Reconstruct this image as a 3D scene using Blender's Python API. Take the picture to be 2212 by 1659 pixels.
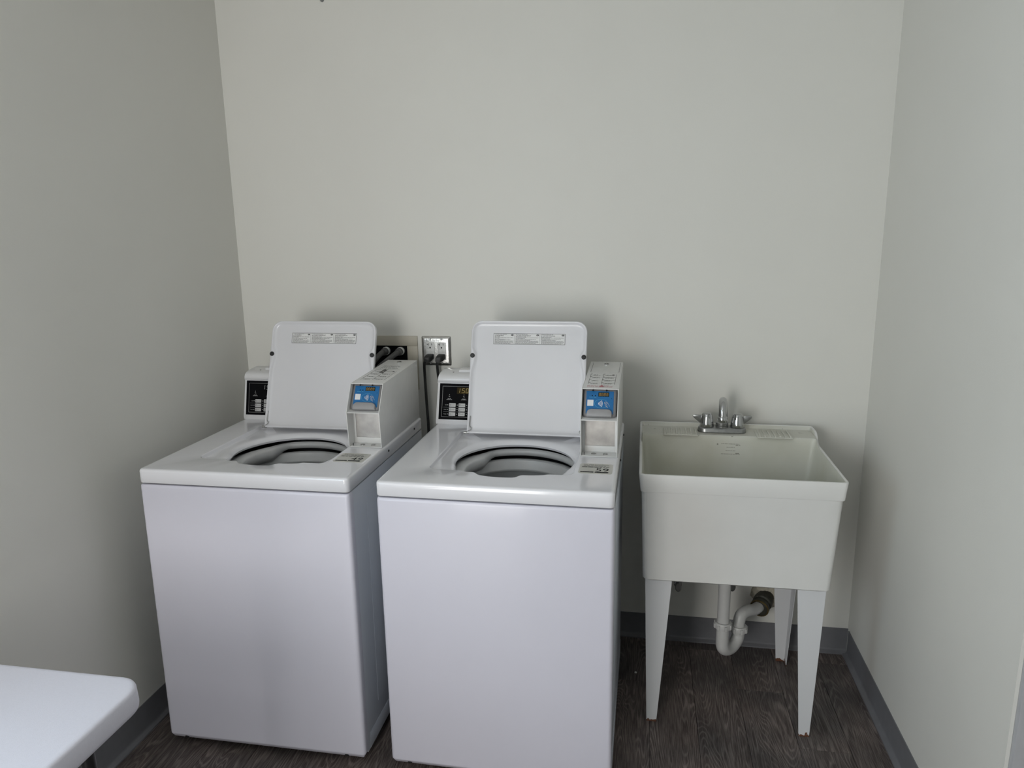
import bpy, bmesh, math, random
from mathutils import Matrix, Vector
random.seed(7)
PI = math.pi
for o in list(bpy.data.objects): bpy.data.objects.remove(o, do_unlink=True)
S = bpy.context.scene
COL = S.collection

# ------------------------------------------------------------------ camera
F_PX, PITCH, YAW, ROLL = 1562.3, -12.0563, 10.3716, 0.9168
cam_d = bpy.data.cameras.new('camera'); cam = bpy.data.objects.new('camera', cam_d); COL.objects.link(cam)
cam_d.sensor_fit = 'HORIZONTAL'; cam_d.sensor_width = 36.0; cam_d.lens = F_PX / 2212 * 36.0
cam_d.clip_start = 0.02
Rm = Matrix.Rotation(math.radians(YAW), 3, 'Z') @ Matrix.Rotation(math.radians(PITCH), 3, 'X') @ Matrix.Rotation(math.radians(ROLL), 3, 'Y')
cam.matrix_world = Matrix.Translation((0.2466, -2.6427, 1.5838)) @ (Rm @ Matrix.Rotation(PI / 2, 3, 'X')).to_4x4()
S.camera = cam

# ------------------------------------------------------------------ world, daylight, exposure
w = bpy.data.worlds.new('world'); S.world = w; w.use_nodes = True
bg = w.node_tree.nodes['Background']; bg.inputs[0].default_value = (0.80, 0.88, 1.0, 1); bg.inputs[1].default_value = 0.2
def area(name, loc, rot, sx, sy, power, col):
    l = bpy.data.lights.new(name, 'AREA'); l.shape = 'RECTANGLE'; l.size = sx; l.size_y = sy; l.energy = power; l.color = col
    o = bpy.data.objects.new(name, l); COL.objects.link(o); o.location = loc; o.rotation_euler = rot; return o
# daylight through the window in the left wall, beyond the picture
WY0, WY1, WZ0, WZ1 = -2.95, -2.05, 1.00, 2.15
area('window_daylight', (-1.46, (WY0 + WY1) / 2, (WZ0 + WZ1) / 2), (0, -PI / 2, 0), WZ1 - WZ0, WY1 - WY0, 22, (0.70, 0.88, 1.0))
# daylight entering through the wide open doorway in the wall behind the camera
DX0, DX1, DZ = -1.28, -0.36, 2.16
area('doorway_daylight', (-0.82, -3.865, 1.16), (PI / 2, 0, 0), 0.90, 1.96, 49, (1.0, 0.985, 0.95))
# fill light added to brighten the left wall, set behind an invented window
VY0, VY1, VZ0, VZ1 = -3.20, -2.00, 0.90, 2.10
area('side_fill_light', (2.76, (VY0 + VY1) / 2, (VZ0 + VZ1) / 2), (0, PI / 2, 0), VZ1 - VZ0, VY1 - VY0, 4.5, (1.0, 0.98, 0.93))
S.view_settings.view_transform = 'Standard'; S.view_settings.look = 'None'; S.view_settings.gamma = 1
S.view_settings.use_curve_mapping = False; S.view_settings.exposure = 0.0

# ------------------------------------------------------------------ materials
MATS = {}
def nt(name):
    m = bpy.data.materials.new(name); m.use_nodes = True; MATS[name] = m
    n = m.node_tree; return m, n, n.nodes['Principled BSDF']
def sset(b, **k):
    for key, v in k.items():
        key = key.replace('_', ' ')
        if key in b.inputs: b.inputs[key].default_value = v
def plain(name, col, rough=0.5, metal=0.0, coat=0.0, var=0.03, scale=30.0, bump=0.0, bscale=300.0, emit=None, es=0.0, spec=0.5):
    m, n, b = nt(name)
    sset(b, Roughness=rough, Metallic=metal, Coat_Weight=coat, Coat_Roughness=0.08, Specular_IOR_Level=spec)
    tc = n.nodes.new('ShaderNodeTexCoord'); ns = n.nodes.new('ShaderNodeTexNoise'); ns.inputs['Scale'].default_value = scale; ns.inputs['Detail'].default_value = 4
    n.links.new(tc.outputs['Object'], ns.inputs['Vector'])
    r = n.nodes.new('ShaderNodeValToRGB'); r.color_ramp.elements[0].position = 0.3; r.color_ramp.elements[1].position = 0.7
    r.color_ramp.elements[0].color = tuple(c * (1 - var) for c in col) + (1,); r.color_ramp.elements[1].color = tuple(min(1, c * (1 + var)) for c in col) + (1,)
    n.links.new(ns.outputs['Fac'], r.inputs['Fac']); n.links.new(r.outputs['Color'], b.inputs['Base Color'])
    if bump:
        n2 = n.nodes.new('ShaderNodeTexNoise'); n2.inputs['Scale'].default_value = bscale; n2.inputs['Detail'].default_value = 3
        n.links.new(tc.outputs['Object'], n2.inputs['Vector'])
        bp = n.nodes.new('ShaderNodeBump'); bp.inputs['Strength'].default_value = bump; bp.inputs['Distance'].default_value = 0.002
        n.links.new(n2.outputs['Fac'], bp.inputs['Height']); n.links.new(bp.outputs['Normal'], b.inputs['Normal'])
    if emit: b.inputs['Emission Color'].default_value = emit + (1,); b.inputs['Emission Strength'].default_value = es
    return m
plain('wall_paint', (0.725, 0.72, 0.68), 0.55, var=0.012, scale=3.0, bump=0.10, bscale=420.0)
plain('trim_grey', (0.43, 0.435, 0.455), 0.5)
plain('ceiling_paint', (0.84, 0.83, 0.80), 0.8, bump=0.1)
plain('cove_base', (0.165, 0.166, 0.180), 0.5, var=0.05, bump=0.05)
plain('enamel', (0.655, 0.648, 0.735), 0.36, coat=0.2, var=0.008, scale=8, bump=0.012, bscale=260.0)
plain('console_enamel_shaded', (0.70, 0.70, 0.715), 0.25, coat=0.3, var=0.01)  # greyer copy of enamel; the console's shade is put into this tint
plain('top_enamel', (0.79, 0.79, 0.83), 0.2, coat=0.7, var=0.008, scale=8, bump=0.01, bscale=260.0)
plain('enamel_side_shaded', (0.55, 0.58, 0.64), 0.35, coat=0.2, var=0.01, scale=8)  # darker copy of enamel; shade of the gap between cabinets is in the colour
plain('lid_enamel', (0.68, 0.68, 0.71), 0.30, coat=0.25, var=0.02, scale=6, bump=0.02, bscale=200.0)
plain('meter_paint', (0.70, 0.70, 0.69), 0.42, coat=0.1, var=0.02, scale=40)
plain('tub_plastic', (0.54, 0.545, 0.55), 0.35, var=0.03)
plain('drum', (0.30, 0.305, 0.31), 0.4, var=0.05)
plain('dark', (0.012, 0.012, 0.013), 0.5)
plain('black_rubber', (0.014, 0.014, 0.015), 0.45, var=0.1)
plain('panel_black', (0.004, 0.004, 0.005), 0.55, spec=0.04)
plain('print_black', (0.016, 0.016, 0.016), 0.7, spec=0.2)
plain('print_grey', (0.12, 0.12, 0.12), 0.7, spec=0.2)
plain('print_red', (0.50, 0.16, 0.19), 0.6)
plain('print_white', (0.72, 0.73, 0.74), 0.5)
plain('print_silver', (0.40, 0.40, 0.40), 0.4)
plain('paper_label', (0.74, 0.74, 0.74), 0.5)
plain('sticker', (0.60, 0.59, 0.55), 0.45)
plain('button_grey', (0.48, 0.48, 0.48), 0.4)
plain('led_amber', (0.34, 0.27, 0.11), 0.5, spec=0.1, emit=(0.75, 0.52, 0.16), es=0.10)
plain('led_dim', (0.42, 0.38, 0.33), 0.4)
plain('led_glass', (0.030, 0.021, 0.006), 0.5, spec=0.05)
plain('led_reader', (0.42, 0.26, 0.10), 0.5, spec=0.1)
plain('stamp_ink', (0.30, 0.29, 0.25), 0.8)
plain('reader_led_glass', (0.012, 0.022, 0.02), 0.4, spec=0.1)
plain('reader_grey', (0.19, 0.187, 0.192), 0.45, var=0.04)
plain('reader_lip', (0.32, 0.317, 0.325), 0.45, var=0.04)
plain('reader_blue', (0.003, 0.125, 0.34), 0.35, coat=0.0, var=0.06)
plain('line_cyan', (0.10, 0.42, 0.62), 0.4)
plain('steel_plate', (0.40, 0.385, 0.37), 0.38, metal=0.85, var=0.2, scale=22, bump=0.04, bscale=60)
plain('zinc', (0.42, 0.42, 0.41), 0.35, metal=0.9, var=0.15, scale=200)
plain('chrome', (0.50, 0.505, 0.51), 0.12, metal=1.0, var=0.03)
plain('chrome_dull', (0.33, 0.335, 0.335), 0.32, metal=0.9, var=0.1, scale=120)
plain('stainless', (0.52, 0.515, 0.50), 0.30, metal=1.0, var=0.12, scale=90, bump=0.25, bscale=160)
plain('outlet_white', (0.62, 0.62, 0.61), 0.4)
plain('beige_plastic', (0.46, 0.43, 0.36), 0.5)
plain('grey_hose', (0.09, 0.09, 0.09), 0.5)
plain('hose_steel', (0.28, 0.28, 0.28), 0.35, metal=0.6)
plain('sink_white', (0.73, 0.73, 0.715), 0.42, var=0.015, scale=14, bump=0.04, bscale=500)
plain('leg_white', (0.66, 0.67, 0.69), 0.38)
plain('pvc', (0.58, 0.58, 0.575), 0.35)
plain('brass_old', (0.035, 0.034, 0.026), 0.55, var=0.4, scale=60, bump=0.4, bscale=120)
plain('brass_ring', (0.16, 0.12, 0.05), 0.5, metal=0.8)
plain('caulk', (0.42, 0.39, 0.32), 0.9, var=0.25, scale=70, bump=0.8, bscale=90)
plain('table_plastic', (0.735, 0.73, 0.815), 0.55, var=0.015, scale=200, bump=0.15, bscale=900)
plain('black_steel', (0.012, 0.012, 0.014), 0.3)
plain('crumb', (0.75, 0.75, 0.72), 0.7)

def stained(name, base, stain, zfac):
    """plastic with yellowed blotches and small dark dirt spots"""
    m, n, b = nt(name); sset(b, Roughness=0.45)
    tc = n.nodes.new('ShaderNodeTexCoord')
    n1 = n.nodes.new('ShaderNodeTexNoise'); n1.inputs['Scale'].default_value = 5; n1.inputs['Detail'].default_value = 5
    n2 = n.nodes.new('ShaderNodeTexNoise'); n2.inputs['Scale'].default_value = 55; n2.inputs['Detail'].default_value = 6; n2.inputs['Roughness'].default_value = 0.7
    for q in (n1, n2): n.links.new(tc.outputs['Object'], q.inputs['Vector'])
    r1 = n.nodes.new('ShaderNodeValToRGB'); r1.color_ramp.elements[0].position = 0.35; r1.color_ramp.elements[1].position = 0.7
    r1.color_ramp.elements[0].color = base + (1,); r1.color_ramp.elements[1].color = stain + (1,)
    n.links.new(n1.outputs['Fac'], r1.inputs['Fac'])
    r2 = n.nodes.new('ShaderNodeValToRGB'); r2.color_ramp.elements[0].position = zfac; r2.color_ramp.elements[1].position = zfac + 0.06
    r2.color_ramp.elements[0].color = (0, 0, 0, 1); r2.color_ramp.elements[1].color = (1, 1, 1, 1)
    n.links.new(n2.outputs['Fac'], r2.inputs['Fac'])
    mx = n.nodes.new('ShaderNodeMix'); mx.data_type = 'RGBA'
    mx.inputs[7].default_value = (0.20, 0.19, 0.15, 1)
    n.links.new(r2.outputs['Color'], mx.inputs[0]); n.links.new(r1.outputs['Color'], mx.inputs[6]); n.links.new(mx.outputs[2], b.inputs['Base Color'])
    return m
stained('sink_inside', (0.66, 0.66, 0.60), (0.57, 0.565, 0.475), 0.71)
stained('sink_deck', (0.64, 0.64, 0.59), (0.56, 0.555, 0.49), 0.64)

def rusty_leg():
    m, n, b = nt('leg_rusty'); sset(b, Roughness=0.4)
    g = n.nodes.new('ShaderNodeNewGeometry'); sp = n.nodes.new('ShaderNodeSeparateXYZ'); n.links.new(g.outputs['Position'], sp.inputs[0])
    ns = n.nodes.new('ShaderNodeTexNoise'); ns.inputs['Scale'].default_value = 90; ns.inputs['Detail'].default_value = 5; n.links.new(g.outputs['Position'], ns.inputs['Vector'])
    a = n.nodes.new('ShaderNodeMath'); a.operation = 'MULTIPLY_ADD'; a.inputs[1].default_value = -0.035; a.inputs[2].default_value = 0.026; n.links.new(ns.outputs['Fac'], a.inputs[0])
    c = n.nodes.new('ShaderNodeMath'); c.operation = 'LESS_THAN'; n.links.new(sp.outputs['Z'], c.inputs[0]); n.links.new(a.outputs[0], c.inputs[1])
    mx = n.nodes.new('ShaderNodeMix'); mx.data_type = 'RGBA'; mx.inputs[6].default_value = (0.66, 0.67, 0.69, 1); mx.inputs[7].default_value = (0.13, 0.055, 0.03, 1)
    n.links.new(c.outputs[0], mx.inputs[0]); n.links.new(mx.outputs[2], b.inputs['Base Color'])
rusty_leg()

def wood():
    m, n, b = nt('dark_wood'); sset(b, Roughness=0.42, Specular_IOR_Level=0.4)
    L = n.links.new
    tc = n.nodes.new('ShaderNodeTexCoord'); oi = n.nodes.new('ShaderNodeObjectInfo')
    off = n.nodes.new('ShaderNodeVectorMath'); off.operation = 'SCALE'; off.inputs[0].default_value = (7.0, 31.0, 13.0); L(oi.outputs['Random'], off.inputs['Scale'])
    ad = n.nodes.new('ShaderNodeVectorMath'); ad.operation = 'ADD'; L(tc.outputs['Object'], ad.inputs[0]); L(off.outputs[0], ad.inputs[1])
    mp = n.nodes.new('ShaderNodeMapping'); mp.inputs['Scale'].default_value = (8.5, 1.25, 1.0); L(ad.outputs[0], mp.inputs['Vector'])
    big = n.nodes.new('ShaderNodeTexNoise'); big.inputs['Scale'].default_value = 1.0; big.inputs['Detail'].default_value = 2.2; big.inputs['Roughness'].default_value = 0.42; big.inputs['Distortion'].default_value = 0.3; L(mp.outputs[0], big.inputs['Vector'])
    # contour lines of the big noise = cathedral grain, wobbled by fine fibre noise
    mpf = n.nodes.new('ShaderNodeMapping'); mpf.inputs['Scale'].default_value = (110.0, 9.0, 1.0); L(ad.outputs[0], mpf.inputs['Vector'])
    fib = n.nodes.new('ShaderNodeTexNoise'); fib.inputs['Scale'].default_value = 1.0; fib.inputs['Detail'].default_value = 4.0; L(mpf.outputs[0], fib.inputs['Vector'])
    mu = n.nodes.new('ShaderNodeMath'); mu.operation = 'MULTIPLY'; mu.inputs[1].default_value = 250.0; L(big.outputs['Fac'], mu.inputs[0])
    m0 = n.nodes.new('ShaderNodeMath'); m0.operation = 'MULTIPLY_ADD'; m0.inputs[1].default_value = 3.0; L(fib.outputs['Fac'], m0.inputs[0]); L(mu.outputs[0], m0.inputs[2])
    sn = n.nodes.new('ShaderNodeMath'); sn.operation = 'SINE'; L(m0.outputs[0], sn.inputs[0])
    r = n.nodes.new('ShaderNodeMapRange'); r.inputs['From Min'].default_value = 0.2; r.inputs['From Max'].default_value = 1.0; L(sn.outputs[0], r.inputs['Value'])
    # where the lines are strong, and thin straight fibres everywhere
    msk = n.nodes.new('ShaderNodeTexNoise'); msk.inputs['Scale'].default_value = 9.0; L(ad.outputs[0], msk.inputs['Vector'])
    mr = n.nodes.new('ShaderNodeMapRange'); mr.inputs['From Min'].default_value = 0.35; mr.inputs['From Max'].default_value = 0.65; mr.inputs['To Min'].default_value = 0.25; mr.inputs['To Max'].default_value = 1.0; L(msk.outputs['Fac'], mr.inputs['Value'])
    mp2 = n.nodes.new('ShaderNodeMapping'); mp2.inputs['Scale'].default_value = (330.0, 13.0, 1.0); L(ad.outputs[0], mp2.inputs['Vector'])
    fine = n.nodes.new('ShaderNodeTexNoise'); fine.inputs['Scale'].default_value = 1.0; fine.inputs['Detail'].default_value = 4.0; fine.inputs['Roughness'].default_value = 0.7; L(mp2.outputs[0], fine.inputs['Vector'])
    fr = n.nodes.new('ShaderNodeMapRange'); fr.inputs['From Min'].default_value = 0.42; fr.inputs['From Max'].default_value = 0.75; L(fine.outputs['Fac'], fr.inputs['Value'])
    ma = n.nodes.new('ShaderNodeMath'); ma.operation = 'MULTIPLY'; L(r.outputs[0], ma.inputs[0]); L(mr.outputs[0], ma.inputs[1])
    mb_ = n.nodes.new('ShaderNodeMath'); mb_.operation = 'MULTIPLY'; mb_.inputs[1].default_value = 0.8; L(fr.outputs[0], mb_.inputs[0])
    mc_ = n.nodes.new('ShaderNodeMath'); mc_.operation = 'MULTIPLY_ADD'; mc_.inputs[1].default_value = 0.55; L(ma.outputs[0], mc_.inputs[0]); L(mb_.outputs[0], mc_.inputs[2])
    m1 = mc_
    cr = n.nodes.new('ShaderNodeValToRGB')
    cr.color_ramp.elements[0].position = 0.0; cr.color_ramp.elements[0].color = (0.062, 0.053, 0.051, 1)
    cr.color_ramp.elements[1].position = 1.0; cr.color_ramp.elements[1].color = (0.235, 0.216, 0.208, 1)
    L(m1.outputs[0], cr.inputs['Fac'])
    patch = n.nodes.new('ShaderNodeTexNoise'); patch.inputs['Scale'].default_value = 4.0; L(ad.outputs[0], patch.inputs['Vector'])
    ramp2 = n.nodes.new('ShaderNodeValToRGB'); ramp2.color_ramp.elements[0].position = 0.35; ramp2.color_ramp.elements[0].color = (0.75, 0.73, 0.73, 1)
    ramp2.color_ramp.elements[1].position = 0.65; ramp2.color_ramp.elements[1].color = (1.35, 1.22, 1.16, 1)
    L(patch.outputs['Fac'], ramp2.inputs['Fac'])
    mx = n.nodes.new('ShaderNodeMix'); mx.data_type = 'RGBA'; mx.blend_type = 'MULTIPLY'; mx.inputs[0].default_value = 1.0
    L(cr.outputs['Color'], mx.inputs[6]); L(ramp2.outputs['Color'], mx.inputs[7]); L(mx.outputs[2], b.inputs['Base Color'])
    bp = n.nodes.new('ShaderNodeBump'); bp.inputs['Strength'].default_value = 0.25; bp.inputs['Distance'].default_value = 0.001; L(m1.outputs[0], bp.inputs['Height']); L(bp.outputs['Normal'], b.inputs['Normal'])
wood()

# ------------------------------------------------------------------ mesh helpers
def smooth(a, b, x):
    t = max(0.0, min(1.0, (x - a) / (b - a))); return t * t * (3 - 2 * t)
def rr(x0, x1, y0, y1, r, n=6):
    """rounded rectangle, counter-clockwise; r is one radius or four (bl, br, tr, tl)"""
    if not isinstance(r, (tuple, list)): r = (r,) * 4
    P = []
    for (cx, cy, a0, q) in ((x0 + r[0], y0 + r[0], PI, r[0]), (x1 - r[1], y0 + r[1], 1.5 * PI, r[1]), (x1 - r[2], y1 - r[2], 0, r[2]), (x0 + r[3], y1 - r[3], 0.5 * PI, r[3])):
        for i in range(n + 1):
            a = a0 + 0.5 * PI * i / n; P.append((cx + q * math.cos(a), cy + q * math.sin(a)))
    return P
def polar(poly, c, angles):
    """radii at which rays from c leave a star-shaped polygon"""
    out = []; k = len(poly)
    for a in angles:
        dx, dy = math.cos(a), math.sin(a); best = 0.0
        for i in range(k):
            ax, ay = poly[i][0] - c[0], poly[i][1] - c[1]; bx, by = poly[(i + 1) % k][0] - c[0], poly[(i + 1) % k][1] - c[1]
            ex, ey = bx - ax, by - ay; den = dx * ey - dy * ex
            if abs(den) < 1e-12: continue
            t = (ax * ey - ay * ex) / den; s = (ax * dy - ay * dx) / den
            if t > 0 and -1e-6 <= s <= 1 + 1e-6: best = max(best, t)
        out.append(best)
    return out
class MB:
    def __init__(s): s.v = []; s.f = []; s.m = []
    def add(s, vs, fs, mi=0, M=None):
        b = len(s.v); s.v += [tuple(M @ Vector(p)) if M is not None else tuple(p) for p in vs]
        s.f += [tuple(b + i for i in f) for f in fs]; s.m += [mi] * len(fs); return s
    def box(s, x0, x1, y0, y1, z0, z1, mi=0, M=None):
        return s.add([(x, y, z) for z in (z0, z1) for y in (y0, y1) for x in (x0, x1)],
                     [(0, 2, 3, 1), (4, 5, 7, 6), (0, 1, 5, 4), (2, 6, 7, 3), (0, 4, 6, 2), (1, 3, 7, 5)], mi, M)
    def rings(s, rs, mi=0, M=None, cap0=False, cap1=False, mis=None):
        k = len(rs[0]); vs = [p for r in rs for p in r]
        for j in range(len(rs) - 1):
            fs = [(j * k + i, j * k + (i + 1) % k, (j + 1) * k + (i + 1) % k, (j + 1) * k + i) for i in range(k)]
            if j == 0: base = len(s.v); s.v += [tuple(M @ Vector(p)) if M is not None else tuple(p) for p in vs]
            s.f += [tuple(base + i for i in f) for f in fs]; s.m += [mis[j] if mis else mi] * k
        if cap0: s.f.append(tuple(base + i for i in reversed(range(k)))); s.m.append(mis[0] if mis else mi)
        if cap1: s.f.append(tuple(base + (len(rs) - 1) * k + i for i in range(k))); s.m.append(mis[-1] if mis else mi)
        return s
    def prism(s, poly, z0, z1, mi=0, M=None):
        return s.rings([[(x, y, z0) for x, y in poly], [(x, y, z1) for x, y in poly]], mi, M, True, True)
    def lathe(s, prof, n=24, mi=0, M=None, cap0=True, cap1=True, mis=None):
        return s.rings([[(r * math.cos(2 * PI * i / n), r * math.sin(2 * PI * i / n), z) for i in range(n)] for r, z in prof], mi, M, cap0, cap1, mis)
    def tube(s, path, r, n=12, mi=0, M=None, flat=1.0, sub=1):
        P = [Vector(p) for p in path]; rad = r if isinstance(r, (list, tuple)) else [r] * len(P)
        rs = []; up = None
        for i, p in enumerate(P):
            d = (P[min(i + 1, len(P) - 1)] - P[max(i - 1, 0)]).normalized()
            if up is None:
                up = Vector((0, 0, 1)) if abs(d.z) < 0.9 else Vector((1, 0, 0))
            a = d.cross(up).normalized(); up = a.cross(d).normalized()
            rs.append([tuple(p + (a * math.cos(2 * PI * k / n) + up * (flat * math.sin(2 * PI * k / n))) * rad[i]) for k in range(n)])
        return s.rings(rs, mi, M, True, True)
    def build(s, name, mats, parent=None, bevel=0.0, seg=2, ang=0.6, flat=False):
        me = bpy.data.meshes.new(name); me.from_pydata(s.v, [], s.f)
        if isinstance(mats, str): mats = [mats]
        for q in mats: me.materials.append(MATS[q])
        for p, i in zip(me.polygons, s.m): p.material_index = i
        bm = bmesh.new(); bm.from_mesh(me)
        bmesh.ops.recalc_face_normals(bm, faces=bm.faces)
        if bevel:
            es = [e for e in bm.edges if len(e.link_faces) == 2 and e.calc_face_angle(0) > 0.5]
            bmesh.ops.bevel(bm, geom=es, offset=bevel, segments=seg, profile=0.5, affect='EDGES', clamp_overlap=True)
        for f in bm.faces: f.smooth = not flat
        for e in bm.edges: e.smooth = len(e.link_faces) == 2 and e.calc_face_angle(0) < ang
        bm.to_mesh(me); bm.free()
        o = bpy.data.objects.new(name, me); COL.objects.link(o)
        if parent is not None: o.parent = parent
        return o
def bez(pts, n=10):
    """smooth Catmull-Rom path through points"""
    P = [Vector(p) for p in pts]; P = [2 * P[0] - P[1]] + P + [2 * P[-1] - P[-2]]; out = []
    for i in range(1, len(P) - 2):
        for k in range(n):
            t = k / n; a, b, c, d = P[i - 1], P[i], P[i + 1], P[i + 2]
            out.append(0.5 * ((2 * b) + (c - a) * t + (2 * a - 5 * b + 4 * c - d) * t * t + (3 * b - a - 3 * c + d) * t ** 3))
    return out + [P[-2]]
def frame(o, u, v):
    u, v = Vector(u).normalized(), Vector(v).normalized(); n = u.cross(v)
    return Matrix(((u.x, v.x, n.x, o[0]), (u.y, v.y, n.y, o[1]), (u.z, v.z, n.z, o[2]), (0, 0, 0, 1)))
def T(x, y, z): return Matrix.Translation((x, y, z))
RX = lambda a: Matrix.Rotation(math.radians(a), 4, 'X')
RY = lambda a: Matrix.Rotation(math.radians(a), 4, 'Y')
RZ = lambda a: Matrix.Rotation(math.radians(a), 4, 'Z')
def text(mb, s, x, y, h, mi=0, M=None, width=None, align='LEFT', z=0.0):
    """printed lettering h tall (cap height) at x, y in the plane of M"""
    cu = bpy.data.curves.new('lettering', 'FONT'); cu.body = s; cu.size = h / 0.72; cu.resolution_u = 2
    ob = bpy.data.objects.new('lettering', cu); me = ob.to_mesh()
    vs = [v.co.copy() for v in me.vertices]; fs = [tuple(p.vertices) for p in me.polygons]
    ob.to_mesh_clear(); bpy.data.objects.remove(ob); bpy.data.curves.remove(cu)
    if not vs: return
    lo, hi = min(v.x for v in vs), max(v.x for v in vs); k = (width / (hi - lo)) if width else 1.0
    wd = (hi - lo) * k; dx = {'LEFT': 0, 'CENTER': -wd / 2, 'RIGHT': -wd}[align]
    mb.add([((v.x - lo) * k + x + dx, v.y + y, z) for v in vs], fs, mi, M)
def rect(mb, x0, x1, y0, y1, z=0.0, mi=0, M=None): mb.add([(x0, y0, z), (x1, y0, z), (x1, y1, z), (x0, y1, z)], [(0, 1, 2, 3)], mi, M)
def outline(mb, x0, x1, y0, y1, t, z, mi, M):
    rect(mb, x0, x1, y0, y0 + t, z, mi, M); rect(mb, x0, x1, y1 - t, y1, z, mi, M); rect(mb, x0, x0 + t, y0, y1, z, mi, M); rect(mb, x1 - t, x1, y0, y1, z, mi, M)
def scribble(mb, x0, x1, y, h, z, mi, M, rnd, gap=0.25):
    """a line of small print too fine to read: short dashes"""
    x = x0
    while x < x1:
        l = rnd.uniform(1.5, 5) * h; e = min(x + l, x1); rect(mb, x, e, y, y + h, z, mi, M); x = e + h * rnd.uniform(0.5, 1.1)
SEG = {'0': 'abcdef', '1': 'bc', '5': 'acdfg', '8': 'abcdefg'}
def seg7(mb, ch, x, y, w, h, t, z, mi, M, slant=0.12):
    R = {'a': (t, w - t, h - t, h), 'd': (t, w - t, 0, t), 'g': (t, w - t, h / 2 - t / 2, h / 2 + t / 2), 'f': (0, t, h / 2 + t / 4, h - t / 2), 'b': (w - t, w, h / 2 + t / 4, h - t / 2), 'e': (0, t, t / 2, h / 2 - t / 4), 'c': (w - t, w, t / 2, h / 2 - t / 4)}
    for s_ in SEG[ch]:
        a, b, c, d = R[s_]; mb.add([(x + p + q * slant, y + q, z) for p, q in ((a, c), (b, c), (b, d), (a, d))], [(0, 1, 2, 3)], mi, M)
def thing(name, label, cat, M=None, group=None):
    o = bpy.data.objects.new(name, None); COL.objects.link(o); o.empty_display_size = 0.1
    if M is not None: o.matrix_world = M
    return tag(o, label, cat, group)
def tag(o, label, cat, group=None):
    o['label'] = label; o['category'] = cat
    if group: o['group'] = group
    return o
def struct(o, label=None):
    o['kind'] = 'structure'
    if label: o['label'] = label
    return o

# ------------------------------------------------------------------ the room
XL, XR, YE, YF, XF, ZC = -1.3203, 1.0298, -1.137, -3.74, 2.6, 2.55
T_ = 0.12
struct(MB().box(XL - T_, XR + T_, 0, T_, 0, ZC).build('wall_back', 'wall_paint'), 'pale grey-green painted wall behind the washers and the sink')
struct(MB().box(XL - T_, XL, WY1, 0, 0, ZC).box(XL - T_, XL, YF, WY0, 0, ZC).box(XL - T_, XL, WY0, WY1, 0, WZ0).box(XL - T_, XL, WY0, WY1, WZ1, ZC).build('wall_left', 'wall_paint'), 'pale grey-green painted wall left of the washers')
bm_ = MB().box(XR, XR + T_, YE, 0, 0, ZC); wr = struct(bm_.build('wall_right', 'wall_paint'), 'pale grey-green painted wall right of the utility sink')
cb = MB()
cb.prism([(XR - 0.0012, YE + 0.012), (XR - 0.0016, YE - 0.0008), (XR + 0.006, YE - 0.0010), (XR + 0.006, YE + 0.0), (XR + 0.0, YE + 0.012)], 0, ZC)
cb.build('corner_bead', 'wall_paint', wr)
struct(MB().box(XR + T_, XF, YE, YE + T_, 0, ZC).build('wall_return', 'wall_paint'), 'painted wall return beyond the outside corner at right')
struct(MB().box(XR + 0.006, XR + 0.118, YE - 0.016, YE, 0, ZC).build('trim_1', 'trim_grey', bevel=0.002), 'grey-blue painted trim board at the outside corner at right')
struct(MB().box(XF, XF + T_, VY1, YE + T_, 0, ZC).box(XF, XF + T_, YF, VY0, 0, ZC).box(XF, XF + T_, VY0, VY1, 0, VZ0).box(XF, XF + T_, VY0, VY1, VZ1, ZC).build('wall_far_right', 'wall_paint'), 'painted wall of the wider part of the room')
def build_window(name, label, x, sg, y0, y1, z0, z1):
    wn = thing(name, label, 'window', T(x, (y0 + y1) / 2, z0) @ RZ(0 if sg > 0 else 180)); hw, hh = (y1 - y0) / 2, z1 - z0
    MB().box(-0.10, 0.012, -hw, -hw + 0.045, 0, hh).box(-0.10, 0.012, hw - 0.045, hw, 0, hh).box(-0.10, 0.012, -hw + 0.045, hw - 0.045, 0, 0.045).box(-0.10, 0.012, -hw + 0.045, hw - 0.045, hh - 0.045, hh).build('window_frame', 'leg_white', wn, bevel=0.003)
    MB().box(-0.08, -0.02, -0.02, 0.02, 0.045, hh - 0.045).build('mullion', 'leg_white', wn, bevel=0.003)
    MB().box(0.0, 0.05, -hw - 0.03, hw + 0.03, -0.02, 0.0).build('window_sill', 'leg_white', wn, bevel=0.003)
    del wn['category']; struct(wn)
build_window('window_1', 'white framed window in the left wall beyond the picture', XL, 1, WY0, WY1, WZ0, WZ1)
build_window('added_fill_window', 'added white framed window in the far right wall, unseen, for the fill light', XF, -1, VY0, VY1, VZ0, VZ1)  # invented window, built around the added fill light
wf = MB().box(XL - T_, DX0, YF - T_, YF, 0, ZC).box(DX1, XF + T_, YF - T_, YF, 0, ZC).box(DX0, DX1, YF - T_, YF, DZ, ZC)
struct(wf.build('wall_front', 'wall_paint'), 'painted wall behind the camera with a wide open doorway')
dr = struct(MB().box(DX0, DX0 + 0.05, YF - 0.13, YF + 0.015, 0, DZ).box(DX1 - 0.05, DX1, YF - 0.13, YF + 0.015, 0, DZ).box(DX0 + 0.05, DX1 - 0.05, YF - 0.13, YF + 0.015, DZ - 0.05, DZ).build('door_1', 'leg_white', bevel=0.003), 'white frame of the open doorway behind the camera')
struct(MB().box(XL - T_, XF + T_, YF - T_, T_, ZC, ZC + 0.1).build('ceiling', 'ceiling_paint'), 'white painted ceiling')
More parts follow.
